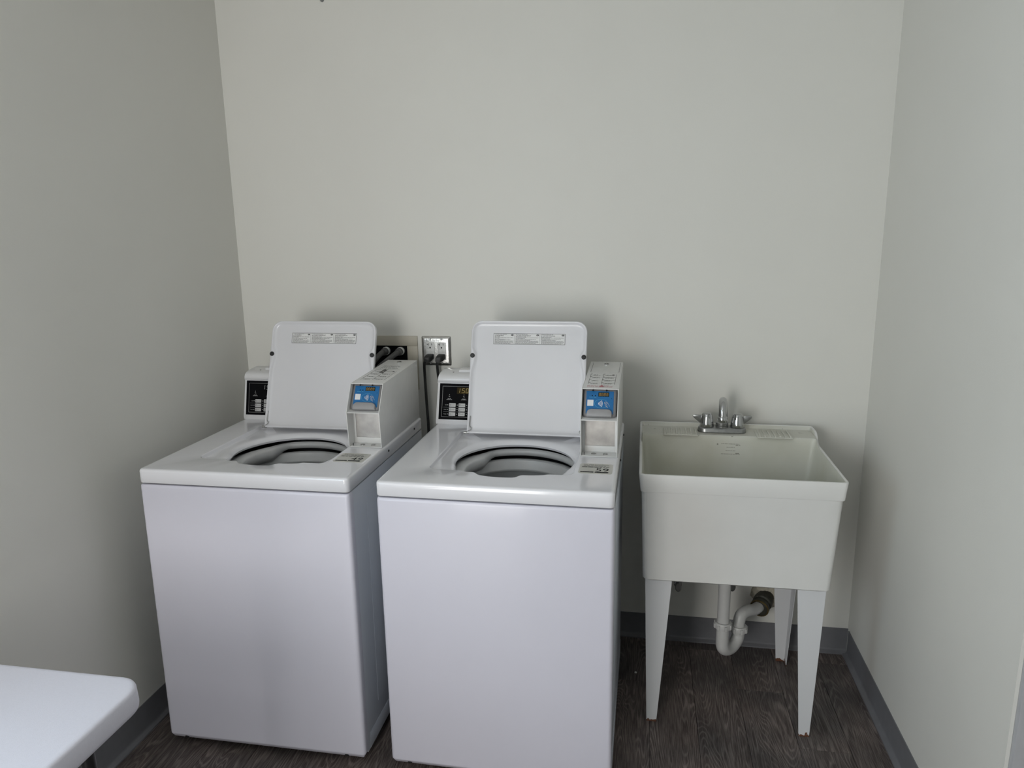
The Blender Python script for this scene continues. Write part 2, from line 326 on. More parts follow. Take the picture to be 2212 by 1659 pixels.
# floor: dark vinyl planks laid towards the back wall
fl = struct(MB().box(XL - T_, XF + T_, YF - T_, T_, -0.10, -0.006).build('floor', 'dark'), 'dark wood-look vinyl plank floor')
PW, PL_, G = 0.152, 0.914, 0.0005
meshes = {}
ix = 0; x = XL - 0.055
while x < XF:
    y = -(random.random() * 0.75) * PL_ if ix else -0.3
    edges = [0.0]; 
    while y > YF: edges.append(y); y -= PL_
    edges.append(YF)
    x0, x1 = max(x, XL), min(x + PW, XF)
    for a, b in zip(edges[:-1], edges[1:]):
        if x0 > XR - 0.002 and b > YE - 0.01: continue
        aa = min(a, YE) if x0 > XR - 0.002 else a
        if aa - b < 0.02: continue
        key = (round(x1 - x0, 4), round(aa - b, 4))
        if key not in meshes:
            p = MB().box(-(x1 - x0) / 2 + G, (x1 - x0) / 2 - G, -(aa - b) / 2 + G, (aa - b) / 2 - G, -0.006, 0).build('floor_plank', 'dark_wood', fl, bevel=0.0007, seg=1)
            meshes[key] = p.data
        else:
            p = bpy.data.objects.new('floor_plank', meshes[key]); COL.objects.link(p); p.parent = fl
        p.location = ((x0 + x1) / 2, (aa + b) / 2, 0)
    x += PW; ix += 1
# rubber cove base with a toe
BBP = [(0, 0), (0, 0.1), (0.0030, 0.1), (0.0034, 0.0180), (0.0044, 0.0125), (0.0066, 0.0098), (0.0160, 0.0062), (0.0178, 0.0050), (0.0180, 0)]
def cove(name, a, b, inward, label):
    a, b, q = Vector(a + (0,)), Vector(b + (0,)), Vector(inward + (0,))
    mb = MB(); mb.rings([[tuple(e + q * d + Vector((0, 0, h))) for d, h in BBP] for e in (a, b)], cap0=True, cap1=True)
    return struct(mb.build(name, 'cove_base'), label)
cove('baseboard_back', (XL, 0), (XR, 0), (0, -1), 'grey rubber cove base along the back wall')
cove('baseboard_left', (XL, YF), (XL, -0.0181), (1, 0), 'grey rubber cove base along the left wall')
cove('baseboard_right', (XR, YE), (XR, -0.0181), (-1, 0), 'grey rubber cove base along the right wall')
# screw left high in the back wall
tag(MB().lathe([(0.0075, 0), (0.0075, 0.003), (0.005, 0.005), (0.0035, 0.012), (0.0055, 0.013), (0.0055, 0.016), (0.003, 0.018)], 12, M=T(-0.902, 0, 2.394) @ RX(90)).build('wall_screw', 'chrome_dull'), 'small dark screw sticking out high on the back wall', 'screw')

# ------------------------------------------------------------------ washers
W, D, H, ZB, BAND = 0.65, 0.697, 0.918, 0.027, 0.0417
def washer(base, rotz, pitch, number, label, lit):
    M = T(*base) @ RZ(rotz) @ RX(pitch)
    t = thing('washing_machine', label, 'washer', M, 'top-load washers side by side')
    ch = lambda mb, n, mats, **k: mb.build(n, mats, t, **k)
    rnd = random.Random(number)
    zt = H - BAND - 0.0045
    # front panel: rounded vertical edges, bottom edge folded back
    pf = rr(0.0, W, 0.0, 0.030, (0.012, 0.012, 0.001, 0.001), 5)
    def ins(d, y): return [(min(max(px, d), W - d), py + y * (1 if py < 0.02 else 0), 0) for px, py in pf]
    R = []
    for z, d, y in ((ZB, 0.012, 0.014), (ZB + 0.0025, 0.009, 0.011), (ZB + 0.0165, 0.0015, 0.0012), (ZB + 0.0185, 0.0004, 0.0003), (ZB + 0.022, 0, 0.0), (zt - 0.010, 0, 0.0), (zt - 0.004, 0.002, 0.0012), (zt - 0.001, 0.004, 0.004), (zt, 0.006, 0.008)):
        R.append([(px, py, z) for px, py, _ in ins(d, y)])
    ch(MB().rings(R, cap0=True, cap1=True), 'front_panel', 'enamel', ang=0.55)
    # sides, back, base
    for sx in (0, 1):
        a, b = (0.002, 0.014) if sx == 0 else (W - 0.014, W - 0.002)
        mb = MB().box(a, b, 0.0315, D - 0.004, ZB + 0.004, zt)
        pn = ch(mb, 'side_panel', 'enamel_side_shaded', bevel=0.002)
        o = 0.0008 if sx == 0 else W - 0.0008
        e0, e1 = (0.0005, 0.004) if sx == 0 else (W - 0.004, W - 0.0005)
        MB().box(e0, e1, 0.13, D - 0.05, 0.14, zt - 0.045).build('side_emboss', 'enamel_side_shaded', pn, bevel=0.0018)
        MB().box(e0, e1, 0.05, D - 0.012, ZB + 0.006, 0.085).build('side_rail', 'enamel_side_shaded', pn, bevel=0.0018)
    ch(MB().box(0.014, W - 0.014, D - 0.014, D - 0.004, ZB + 0.004, zt), 'back_panel', 'enamel_side_shaded')
    ch(MB().box(0.014, W - 0.014, 0.03, D - 0.014, ZB + 0.004, ZB + 0.016), 'base_pan', 'dark')
    tn = math.tan(math.radians(pitch))
    for fx in (0.06, W - 0.06):
        for fy in (0.07, D - 0.07):
            z0 = -fy * tn
            ch(MB().lathe([(0.021, z0), (0.021, z0 + 0.008), (0.010, z0 + 0.011), (0.010, ZB + 0.01)], 14, M=T(fx, fy, 0)), 'levelling_foot', 'black_rubber')
    for fx in (0.055, W - 0.062):
        ch(MB().lathe([(0.0065, 0), (0.0065, 0.003), (0.003, 0.004)], 10, M=T(fx, 0.0080, ZB + 0.008) @ RX(125)), 'toe_screw', 'black_rubber')
    # top panel with lid recess and tub opening, built as rings around the opening
    c = (0.3350, 0.285); N = 360; ANG = [2 * PI * (i + 0.5) / N for i in range(N)]
    ANG += [math.atan2(y - c[1], x - c[0]) % (2 * PI) for x, y in rr(0, W, 0, D, 0.014, 4) + rr(0.112, 0.530, 0.125, 0.530, 0.03, 4)]
    ANG = sorted(set(round(a, 6) for a in ANG)); N = len(ANG)
    def yfront(x): return 0.119 - 0.031 * smooth(0.252, 0.282, x) + 0.026 * smooth(0.366, 0.388, x) + 0.008 * smooth(0.40, 0.46, x)
    op = []
    for a in ANG:
        r = 0.1775
        if math.sin(a) < -0.35:                                       # front of the opening follows the scalloped deck edge
            lim = r * (1 + 0.11 * smooth(0.35, 0.75, -math.sin(a)))
            q = 0.06
            while q < lim and c[1] + q * math.sin(a) > yfront(c[0] + q * math.cos(a)): q += 0.0004
            r = min(q, lim)
        op.append(r)
    op = [(op[i - 2] + op[i - 1] + 2 * op[i] + op[(i + 1) % N] + op[(i + 2) % N]) / 6 for i in range(N)]
    P = lambda poly: polar(poly, c, ANG)
    rec0 = [max(a, b + 0.0075) for a, b in zip(P(rr(0.112, 0.530, 0.122, 0.532, 0.03)), op)]
    rec1 = [max(a, b + 0.0055) for a, b in zip(P(rr(0.1145, 0.5275, 0.1245, 0.5295, 0.029)), op)]
    rec2 = [max(a, b + 0.0045) for a, b in zip(P(rr(0.1165, 0.5255, 0.1265, 0.5275, 0.028)), op)]
    def ring(rad, z): return [(c[0] + r * math.cos(a), c[1] + r * math.sin(a), z) for r, a in zip(rad, ANG)]
    out = lambda d: P(rr(d, W - d, d, D - d, max(0.014 - d, 0.004)))
    mn = lambda A, k: [min(a, b + k) for a, b in zip(A, op)]
    ZR = H - 0.0125
    RS = [ring(out(0.006), H - BAND + 0.001), ring(out(0.0015), H - BAND), ring(out(0), H - BAND + 0.0025), ring(out(0), H - 0.0075), ring(out(0.001), H - 0.004), ring(out(0.0035), H - 0.0013), ring(out(0.0075), H), ring(out(0.012), H),
          ring([a + 0.003 for a in rec0], H), ring(rec0, H - 0.0004), ring([a - 0.0012 for a in rec0], H - 0.0020), ring(rec1, H - 0.0095), ring(rec2, ZR + 0.0006), ring(mn([a - 0.0015 for a in rec2], 0.040), ZR), ring(mn([a - 0.0018 for a in rec2], 0.026), ZR),
          ring(mn([a - 0.0022 for a in rec2], 0.016), ZR - 0.0006), ring(mn([a - 0.0028 for a in rec2], 0.008), ZR - 0.0030), ring(mn([a - 0.0034 for a in rec2], 0.003), ZR - 0.0070), ring(op, ZR - 0.0125), ring([a + 0.004 for a in op], ZR - 0.020)]
    tp = MB().rings(RS)
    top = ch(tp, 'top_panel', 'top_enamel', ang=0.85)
    for by in (0.33, 0.60):
        MB().lathe([(0.004, 0), (0.004, 0.002), (0.0015, 0.003)], 10, M=T(W, by, H - 0.019) @ RY(90)).build('side_bolt', 'black_rubber', top)
    # tub: outer cover ring with two inward lobes, balance ring, basket
    cy = c[1]; n = 96; rs = [[] for _ in range(7)]
    for i in range(n):
        a = 2 * PI * i / n; dg = math.degrees(a)
        lobe = smooth(118, 142, dg) * (1 - smooth(238, 262, dg)); l2 = smooth(-22, -6, (dg + 180) % 360 - 180) * (1 - smooth(6, 24, (dg + 180) % 360 - 180))
        q = 0.038 * lobe + 0.012 * l2; zl = -0.026 * lobe - 0.012 * l2
        for k, (r, z) in enumerate(((0.225, -0.059), (0.195 - q * 0.5, -0.0435), (0.190 - q * 0.9, -0.047), (0.187 - q, -0.052), (0.187 - q, -0.058 + zl * 0.6), (0.192 - q * 0.7, -0.066 + zl), (0.225, -0.070 + zl))):
            rs[k].append((c[0] + r * math.cos(a), cy + r * math.sin(a), H + z))
    ch(MB().rings(rs), 'tub_cover', 'tub_plastic', ang=1.0)
    ch(MB().lathe([(0.210, -0.082), (0.192, -0.078), (0.185, -0.081), (0.178, -0.100), (0.174, -0.106), (0.173, -0.110), (0.176, -0.115)], 72, M=T(c[0], cy, H), cap0=False, cap1=False), 'balance_ring', 'tub_plastic', ang=0.8)
    ch(MB().lathe([(0.178, -0.112), (0.178, -0.150), (0.173, -0.156), (0.173, -0.164), (0.177, -0.170), (0.177, -0.400), (0.160, -0.430), (0.05, -0.435), (0.045, -0.400), (0.0, -0.398)], 64, M=T(c[0], cy, H), cap0=False, cap1=False), 'basket', 'drum', ang=0.8)
    ch(MB().lathe([(0.262, -0.072), (0.262, -0.47), (0.0, -0.47)], 64, M=T(c[0] - 0.012, cy + 0.05, H), cap0=False, cap1=False), 'outer_tub', 'dark')
    # lid, open and leaning back
    th = math.radians(19); LW, LL = 0.391, 0.376
    LM = frame((0.136, 0.487, 0.925), (1, 0, 0), (0, math.sin(th), math.cos(th)))
    rad = (0.008, 0.008, 0.036, 0.036)
    def lid_ring(d, z, bulge=0.0):
        pts = []
        for e in (rr(d, LW - d, -0.006 + d, LL - d, tuple(max(q - d, 0.003) for q in rad), 7)):
            pts.append(e)
        # resample so that the sides can bulge around the bumpers
        out_ = []
        for i, p in enumerate(pts):
            q = pts[(i + 1) % len(pts)]; L = math.hypot(q[0] - p[0], q[1] - p[1]); k = 40 if i in (15, 31) else (12 if L > 0.1 else 1)
            for j in range(k): out_.append((p[0] + (q[0] - p[0]) * j / k, p[1] + (q[1] - p[1]) * j / k))
        res = []
        for px, py in out_:
            b = bulge * smooth(0.195, 0.250, py) * (1 - smooth(0.262, 0.285, py))
            if px < 0.05: px += b
            elif px > LW - 0.05: px -= b
            res.append((px, py, z))
        return res
    lid = ch(MB().rings([lid_ring(0.022, -0.0062, 0.004), lid_ring(0.014, -0.006, 0.009), lid_ring(0.009, -0.004, 0.010), lid_ring(0.0055, -0.0005, 0.009), lid_ring(0.004, 0, 0.008), lid_ring(0.0018, 0), lid_ring(0.0004, -0.0012), lid_ring(0, -0.004), lid_ring(0, -0.014), lid_ring(0.003, -0.019), lid_ring(0.010, -0.022)], M=LM, cap0=True, cap1=True), 'lid', 'lid_enamel', ang=1.1)
    for u in (0.0075, LW - 0.0085):
        MB().lathe([(0.0078, -0.002), (0.0078, 0.003), (0.006, 0.0048), (0.002, 0.0052)], 18, M=LM @ T(u, 0.256, 0)).build('bumper', 'black_rubber', lid)
    for u, sg in ((0.006, 1), (LW - 0.006, -1)):
        hb = MB().tube(bez([(u + sg * 0.004, 0.052, -0.002), (u + sg * 0.003, 0.02, -0.001), (u + sg * 0.009, 0.012, 0.0015), (u + sg * 0.005, 0.003, 0.003), (u - sg * 0.002, 0.001, -0.001), (u - sg * 0.009, -0.006, -0.006)], 6), 0.0015, 8, M=LM)
        hb.lathe([(0.0045, -0.008), (0.0045, 0.008)], 12, M=LM @ T(u - sg * 0.009, -0.004, -0.008) @ RY(90))
        hb.build('hinge_spring', 'zinc', lid)
    lb = MB(); lx, ly, lw, lh = 0.076, 0.2965, 0.2425, 0.0375; Z = -0.0055
    lb.prism(rr(lx, lx + lw, ly, ly + lh, 0.002, 3), Z - 0.0008, Z, 0, LM)
    outline(lb, lx + 0.0002, lx + lw - 0.0002, ly + 0.0002, ly + lh - 0.0002, 0.0011, Z + 0.0002, 1, LM)
    cols = [(0.0015, 0.070, 'WARNING', 0.026), (0.0725, 0.156, 'AVERTISSEMENT', 0.047), (0.159, 0.241, 'ADVERTENCIA', 0.042)]
    for ci, (a, b, wd, ww) in enumerate(cols):
        X0, X1 = lx + a, lx + b
        if ci: rect(lb, X0 - 0.0018, X0 - 0.0012, ly + 0.003, ly + lh - 0.003, Z + 0.0002, 1, LM)
        scribble(lb, X0 + 0.003, X0 + 0.043, ly + lh - 0.0042, 0.0011, Z + 0.0002, 1, LM, rnd)
        lb.add([(X0 + 0.003, ly + lh - 0.0095, Z + 0.0002), (X0 + 0.0062, ly + lh - 0.0095, Z + 0.0002), (X0 + 0.0046, ly + lh - 0.0062, Z + 0.0002)], [(0, 1, 2)], 1, LM)
        text(lb, wd, X0 + 0.0075, ly + lh - 0.0095, 0.0034, 1, LM, width=ww, z=Z + 0.0002)
        text(lb, wd, X0 + 0.0078, ly + lh - 0.0095, 0.0034, 1, LM, width=ww, z=Z + 0.0003)
        lb.add([(X1 - 0.0062 + 0.0045 * math.cos(2 * PI * i / 16), ly + lh - 0.0055 + 0.0027 * math.sin(2 * PI * i / 16), Z + 0.0002) for i in range(16)], [tuple(range(16))], 1, LM)
        rect(lb, X1 - 0.0085, X1 - 0.0045, ly + lh - 0.006, ly + lh - 0.005, Z + 0.0003, 0, LM)
        for k in range(9):
            e = X1 - (0.040, 0.003, 0.042, 0.011, 0.026, 0.004, 0.003, 0.003, 0.010)[k] * (1 + 0.2 * rnd.random())
            scribble(lb, X0 + 0.003, e, ly + lh - 0.0125 - k * 0.00275, 0.00125, Z + 0.0002, 2, LM, rnd)
    lb.build('warning_label', ['paper_label', 'print_black', 'print_grey'], lid, flat=True)
    # control console at the back
    prof = [(0.590, H), (0.588, H + 0.012), (0.605, 1.063), (0.600, 1.069), (0.5995, 1.076), (0.603, 1.084), (0.611, 1.0905), (0.626, 1.0945), (0.660, 1.0985), (0.688, 1.100), (0.695, 1.097), (0.697, 1.090), (0.697, H)]
    def cons(x, sg): return [(x + sg * 0.070 * (z - H), y, z) for y, z in prof]
    rr_ = [cons(0.009, 1)]; inner = lambda pts, k, dx: [(x + dx, 0.645 + (y - 0.645) * k, 1.0 + (z - 1.0) * (k if z > 1.05 else 1)) for x, y, z in pts]
    rr_ = [inner(cons(-0.003, 1), 0.93, 0.0), inner(cons(-0.003, 1), 0.985, 0.0018), inner(cons(-0.003, 1), 1.0, 0.007), cons(0.522, -1), inner(cons(0.530, -1), 0.985, -0.002), inner(cons(0.530, -1), 0.93, 0.0)]
    con = ch(MB().rings(rr_, cap0=True, cap1=True), 'control_console', 'console_enamel_shaded', ang=0.7)
    MB().box(0.075, 0.47, 0.635, 0.690, 1.094, 1.1035).build('console_cap', 'console_enamel_shaded', con, bevel=0.003)
    MB().lathe([(0.003, 0), (0.003, 0.0015), (0.001, 0.002)], 10, M=T(0.058, 0.632, 1.0945)).build('cap_screw', 'black_rubber', con)
    v_ = Vector((0, 0.017, 1.063 - H - 0.012)).normalized(); PM = frame((0.0095, 0.5886, 0.9355), (1, 0.0, 0), v_)
    PMs = PM @ Matrix(((1, 0.055, 0, 0), (0, 1, 0, 0), (0, 0, 1, 0), (0, 0, 0, 1)))
    pn = MB(); pw, ph = 0.34, 0.126
    pn.prism(rr(0, pw, 0, ph, 0.001, 2), -0.003, 0.0012, 0, PMs)
    zz = 0.0015
    outline(pn, 0.0105, pw - 0.01, 0.009, ph - 0.009, 0.0007, zz, 1, PMs)
    rect(pn, 0.062, 0.135, 0.091, 0.113, zz, 2, PMs)
    for k, s_ in enumerate('150'):
        xx = 0.066 + k * 0.0135 - (0.0035 if k == 0 else 0); seg7(pn, s_, xx, 0.094, 0.0095, 0.0165, 0.0016, zz + 0.0003, 3, PMs)
    rect(pn, 0.0785, 0.0800, 0.094, 0.0956, zz + 0.0003, 3, PMs)
    for u in (0.036, 0.088):
        rect(pn, u - 0.0008, u + 0.0008, 0.0865, 0.0881, zz, 4, PMs); rect(pn, u - 0.003, u + 0.001, 0.0815, 0.0825, zz, 5, PMs); rect(pn, u - 0.002, u + 0.003, 0.0795, 0.0803, zz, 5, PMs)
        scribble(pn, u - 0.006, u + 0.007, 0.0725, 0.0013, zz, 5, PMs, rnd); scribble(pn, u - 0.010, u + 0.010, 0.0695, 0.0013, zz, 5, PMs, rnd)
    for vr, nm in ((0.0515, 'Soil'), (0.0355, 'Cycle'), (0.0195, 'Temp')):
        text(pn, nm, 0.0275, vr - 0.0015, 0.0032, 5, PMs, align='RIGHT', z=zz)
        for u in (0.0315, 0.0655, 0.0995, 0.1335): pn.add([(u + 0.0012 * math.cos(PI * i / 4), vr + 0.0012 * math.sin(PI * i / 4), zz) for i in range(8)], [tuple(range(8))], 4, PMs)
        if vr > 0.02: rect(pn, 0.016, pw - 0.03, vr - 0.0084, vr - 0.0080, zz, 5, PMs)
    pnl = pn.build('control_panel', ['panel_black', 'print_silver', 'led_glass' if lit else 'panel_black', 'led_amber' if lit else 'print_silver', 'print_white', 'print_silver'], con, flat=True)
    for vr, names in ((0.0515, ('LIGHT', 'MEDIUM', 'HEAVY')), (0.0355, ('NORMAL', 'PERM PRESS', 'DELICATES')), (0.0195, ('HOT', 'WARM', 'COLD'))):
        for k, nm in enumerate(names):
            u = 0.0365 + k * 0.034; bt = MB(); bt.prism(rr(u, u + 0.0235, vr - 0.0062, vr + 0.0062, 0.002, 3), 0.0010, 0.0022, 0, PMs)
            text(bt, nm, u + 0.0090, vr - 0.0011, 0.0022, 1, PMs, width=min(0.0125, 0.0023 * len(nm)), z=0.0025)
            outline(bt, u + 0.0025, u + 0.0070, vr - 0.0028, vr + 0.0028, 0.0008, 0.0025, 1, PMs)
            bt.build('button', ['button_grey', 'print_black'], con, flat=True)
    # payment meter case: folded sheet steel box with slanted reader bay and lower door bay
    X0, X1, tk = 0.5335, 0.6430, 0.0024
    side = [(0.291, H + 0.0005), (0.282, 1.034), (0.331, 1.117), (0.690, 1.131), (0.690, H + 0.0005)]
    XM = lambda x: frame((x, 0, 0), (0, 1, 0), (0, 0, 1))
    mc = MB()
    for xa in (X0, X1 - tk): mc.prism(side, 0, tk, 0, XM(xa))
    def plate(pa, pb, th_, xa=X0 + tk, xb=X1 - tk):
        a, b = Vector((0,) + pa), Vector((0,) + pb); v = (b - a); L = v.length; Mx = frame((xa, a.y, a.z), (1, 0, 0), v)
        mc.box(0, xb - xa, 0, L, -th_, 0, 0, Mx)
    plate((0.331, 1.117), (0.690, 1.131), tk)                        # top
    mc.box(X0 + tk, X1 - tk, 0.6876, 0.690, H + 0.0005, 1.128)         # back
    mc.box(X0 + tk, X1 - tk, 0.2915, 0.6876, H + 0.0005, H + 0.003)    # bottom
    plate((0.2825, 1.0335), (0.365, 1.040), tk)                       # shelf
    mc.box(X0 + tk, X1 - tk, 0.3640, 0.3664, 1.040, 1.116)             # wall behind the reader
    # frame around the steel door of the lower bay
    mc.box(X0 + tk, X0 + 0.010, 0.334, 0.337, H + 0.003, 1.036).box(X1 - 0.010, X1 - tk, 0.334, 0.337, H + 0.003, 1.036).box(X0 + 0.010, X1 - 0.010, 0.334, 0.337, H + 0.003, 0.9400)
    case = ch(mc, 'meter_case', 'meter_paint', bevel=0.0007, seg=2)
    MB().box(X0 + 0.0095, X1 - 0.0095, 0.337, 0.3395, 0.939, 1.036).build('steel_door', 'steel_plate', case)
    for sx in (0.038, 0.073):
        MB().lathe([(0.0072, 0), (0.0072, 0.0018), (0.0055, 0.003), (0.002, 0.0026)], 14, M=T(X0 + sx, 0.312, H + 0.003)).build('floor_screw', 'zinc', case)
    for sx in (0.034, 0.074):
        MB().lathe([(0.0028, 0), (0.0028, 0.004)], 8, M=T(X0 + sx, 0.333, 1.1135) @ RX(120)).build('rim_rivet', 'black_rubber', case)
    MB().box(X0 + 0.010, X0 + 0.012, 0.300, 0.3015, H + 0.003, H + 0.012).build('rim_slot', 'black_rubber', case)
    sl = Vector((0, 0.331 - 0.282, 1.117 - 1.034)).normalized(); CX = (X0 + X1) / 2
    RM = frame((CX, 0.282, 1.034), (1, 0, 0), sl) @ T(0, 0.004, -0.024)
    bw = 0.0485
    rd = MB()
    q0 = rr(-bw, bw, 0.010, 0.098, (0.010, 0.010, 0.006, 0.006), 4); qi = lambda d: rr(-bw + d, bw - d, 0.010 + d, 0.098 - d, 0.006, 4)
    rd.rings([[(x_, y_, -0.020) for x_, y_ in q0], [(x_, y_, 0.006) for x_, y_ in q0], [(x_, y_, 0.010) for x_, y_ in qi(0.003)], [(x_, y_, 0.0105) for x_, y_ in qi(0.006)]], 0, RM, True, True)
    rd.build('card_reader', 'reader_grey', case, ang=0.9)
    bp = MB(); bx0, bx1, by0, by1 = -0.0405, 0.0400, 0.019, 0.0885; z1 = 0.0118
    bp.prism(rr(bx0, bx1, by0, by1, 0.001, 2), 0.009, z1, 0, RM)
    rect(bp, -0.0055, 0.0265, 0.0720, 0.0850, z1 + 0.0002, 1, RM)
    for k in range(4): seg7(bp, '8', -0.0035 + k * 0.0072, 0.0742, 0.0052, 0.0086, 0.0010, z1 + 0.0004, 2, RM, 0.05)
    for u in (-0.0230, -0.0140): bp.add([(u + 0.0018 * math.cos(PI * i / 5), 0.0745 + 0.0018 * math.sin(PI * i / 5), z1 + 0.0002) for i in range(10)], [tuple(range(10))], 1, RM)
    scribble(bp, -0.0320, -0.0200, 0.0690, 0.0009, z1 + 0.0002, 3, RM, rnd); scribble(bp, -0.0170, -0.0110, 0.0690, 0.0009, z1 + 0.0002, 3, RM, rnd)
    bp.add([(0.0340 + 0.001 * math.cos(PI * i / 4), 0.066 + 0.001 * math.sin(PI * i / 4), z1 + 0.0002) for i in range(8)], [tuple(range(8))], 1, RM)
    # white square sticker, left blank
    rect(bp, -0.0370, -0.0190, 0.0425, 0.0615, z1 + 0.0002, 4, RM)
    def arc(cx_, cy_, rx, ry, a0, a1, tt, mi, k=18, z=z1 + 0.0003):
        vs = []
        for i in range(k + 1):
            a = math.radians(a0 + (a1 - a0) * i / k)
            for s_ in (-tt / 2, tt / 2): vs.append((cx_ + (rx + s_) * math.cos(a), cy_ + (ry + s_) * math.sin(a), z))
        bp.add(vs, [(2 * i, 2 * i + 1, 2 * i + 3, 2 * i + 2) for i in range(k)], mi, RM)
    arc(0.0040, 0.0500, 0.0195, 0.0135, 35, 322, 0.0006, 3, 40)
    for k in range(4): arc(-0.0080, 0.0500, 0.0045 + 0.0036 * k, 0.0050 + 0.0040 * k, -36, 36, 0.0015, 4, 10)
    for pts, tt in (([(0.0290, 0.0420), (0.0262, 0.0475), (0.0228, 0.0535), (0.0185, 0.0560), (0.0150, 0.0555), (0.0130, 0.0530), (0.0135, 0.0500)], 0.0010), ([(0.0135, 0.0545), (0.0178, 0.0500), (0.0205, 0.0465), (0.0220, 0.0405)], 0.0012), ([(0.0165, 0.0495), (0.0160, 0.0455), (0.0185, 0.0425), (0.0240, 0.0380)], 0.0012), ([(0.0180, 0.0545), (0.0210, 0.0515), (0.0235, 0.0500)], 0.0009)):
        for p, q in zip(pts[:-1], pts[1:]):
            d = Vector((q[0] - p[0], q[1] - p[1])).normalized() * tt / 2; nx, ny = -d.y, d.x
            bp.add([(p[0] + nx, p[1] + ny, z1 + 0.0003), (q[0] + nx, q[1] + ny, z1 + 0.0003), (q[0] - nx, q[1] - ny, z1 + 0.0003), (p[0] - nx, p[1] - ny, z1 + 0.0003)], [(0, 1, 2, 3)], 5, RM)
    fp = bp.build('reader_faceplate', ['reader_blue', 'reader_led_glass', 'led_reader', 'line_cyan', 'print_white', 'print_silver'], case, flat=True)
    fp['label'] = 'blue contactless faceplate with card tap symbol'
    lp = MB(); q1 = rr(-0.0375, 0.0365, 0.0085, 0.0315, (0.003, 0.003, 0.014, 0.014), 6); q2 = rr(-0.0360, 0.0350, 0.0095, 0.0300, (0.003, 0.003, 0.013, 0.013), 6)
    lp.rings([[(x_, y_, 0.0105) for x_, y_ in q1], [(x_, y_, 0.0195) for x_, y_ in q1], [(x_, y_, 0.0215) for x_, y_ in q2]], 0, RM, True, True)
    lp.build('card_lip', 'reader_lip', case, ang=0.9)
    # printed instructions and lock on top of the case
    tv = Vector((0, 0.690 - 0.331, 1.131 - 1.117)); TM = frame((X0, 0.331, 1.117), (1, 0, 0), tv)
    pr = MB(); z2 = 0.0004
    ty0, ty1 = 0.050, 0.178
    for u in (0.014, 0.054, 0.094): rect(pr, u, u + 0.0008, ty0, ty1, z2, 0, TM)
    for k in range(4):
        yy = ty0 + 0.020 + k * 0.036
        for u in (0.014, 0.054): rect(pr, u, u + 0.006, yy + 0.001, yy + 0.0035, z2, 0, TM)
        if k < 3:
            rect(pr, 0.054, 0.094, yy - 0.004, yy - 0.0026, z2, 1, TM)
            if k != 1: rect(pr, 0.016, 0.052, yy - 0.004, yy - 0.0030, z2, 1, TM)
        for u, e in ((0.021, 0.050), (0.060, 0.090)):
            scribble(pr, u, e - rnd.uniform(0, 0.008), yy - 0.015, 0.0020, z2, 0, TM, rnd); scribble(pr, u + 0.004, e - rnd.uniform(0.004, 0.014), yy - 0.010, 0.0020, z2, 1, TM, rnd)
    rect(pr, 0.082, 0.089, ty1 - 0.012, ty1 - 0.003, z2, 0, TM)
    if lit:
        for k, yy in enumerate((0.018, 0.026, 0.034)): scribble(pr, 0.014, 0.090 - 0.01 * (k == 2), yy, 0.0024, z2, 2, TM, rnd)
        pr.add([(0.049, 0.020, z2), (0.065, 0.020, z2), (0.057, 0.046, z2)], [(0, 1, 2)], 2, TM)
        for u in (0.010, 0.1005): rect(pr, u, u + 0.0008, 0.205, 0.345, z2, 0, TM)
    else:
        for k in range(4): scribble(pr, 0.020, 0.085 - 0.008 * (k % 2), 0.215 + k * 0.014, 0.0028, z2, 1, TM, rnd)
        rect(pr, 0.010, 0.098, 0.199, 0.2005, z2, 1, TM)
        for k in range(8): scribble(pr, 0.040, 0.056, 0.150 + k * 0.007, 0.0040, z2, 0, TM, rnd)
    pr.build('printed_instructions', ['print_black', 'print_grey', 'print_red'], case, flat=True)
    lk = MB().lathe([(0.0095, 0), (0.0095, 0.0012), (0.008, 0.002), (0.0062, 0.0018), (0.0062, -0.002)], 20, M=TM @ T(0.055, 0.322, 0), cap1=True)
    lk.box(-0.0025, 0.0025, -0.008, 0.008, 0.0, 0.0026, 0, TM @ T(0.055, 0.322, 0)); lk.build('meter_lock', 'chrome', case)
    # pay-by-phone sticker on the top panel with the machine number
    SM = T(0.5405, 0.142, H + 0.0003); st = MB(); sw, sh = 0.094, 0.086
    st.prism(rr(0, sw, 0, sh, 0.010, 4), -0.0006, 0.0002, 0, SM); z3 = 0.0005
    text(st, 'Pay with your Phone', sw / 2, 0.073, 0.0062, 2, SM, width=0.072, align='CENTER', z=z3)
    scribble(st, 0.012, 0.074, 0.0655, 0.0025, z3, 2, SM, rnd); scribble(st, 0.008, 0.085, 0.0605, 0.0012, z3, 2, SM, rnd); scribble(st, 0.007, 0.083, 0.0535, 0.0035, z3, 1, SM, rnd)
    text(st, str(number), 0.048, 0.0215, 0.0260, 1, SM, width=0.036, z=z3)
    for a, b in ((0.006, 0.0425), (0.046, 0.0835)):
        rect(st, a, b, 0.009, 0.0170, z3, 1, SM); scribble(st, a + 0.009, b - 0.006, 0.0122, 0.0018, z3 + 0.0002, 2, SM, rnd); rect(st, a + 0.003, a + 0.007, 0.0112, 0.0148, z3 + 0.0002, 2, SM)
    st.build('number_sticker', ['sticker', 'print_black', 'print_grey'], top, flat=True)
    return t
washer((-1.1953, -0.8653, 0), 0.1914, -0.3901, 49, 'white coin-laundry top-load washer with open lid and sticker 49, by the left wall', False)
washer((-0.4636, -0.8614, 0), -0.4145, 0.3385, 59, 'white coin-laundry top-load washer with open lid and sticker 59, next to the sink', True)

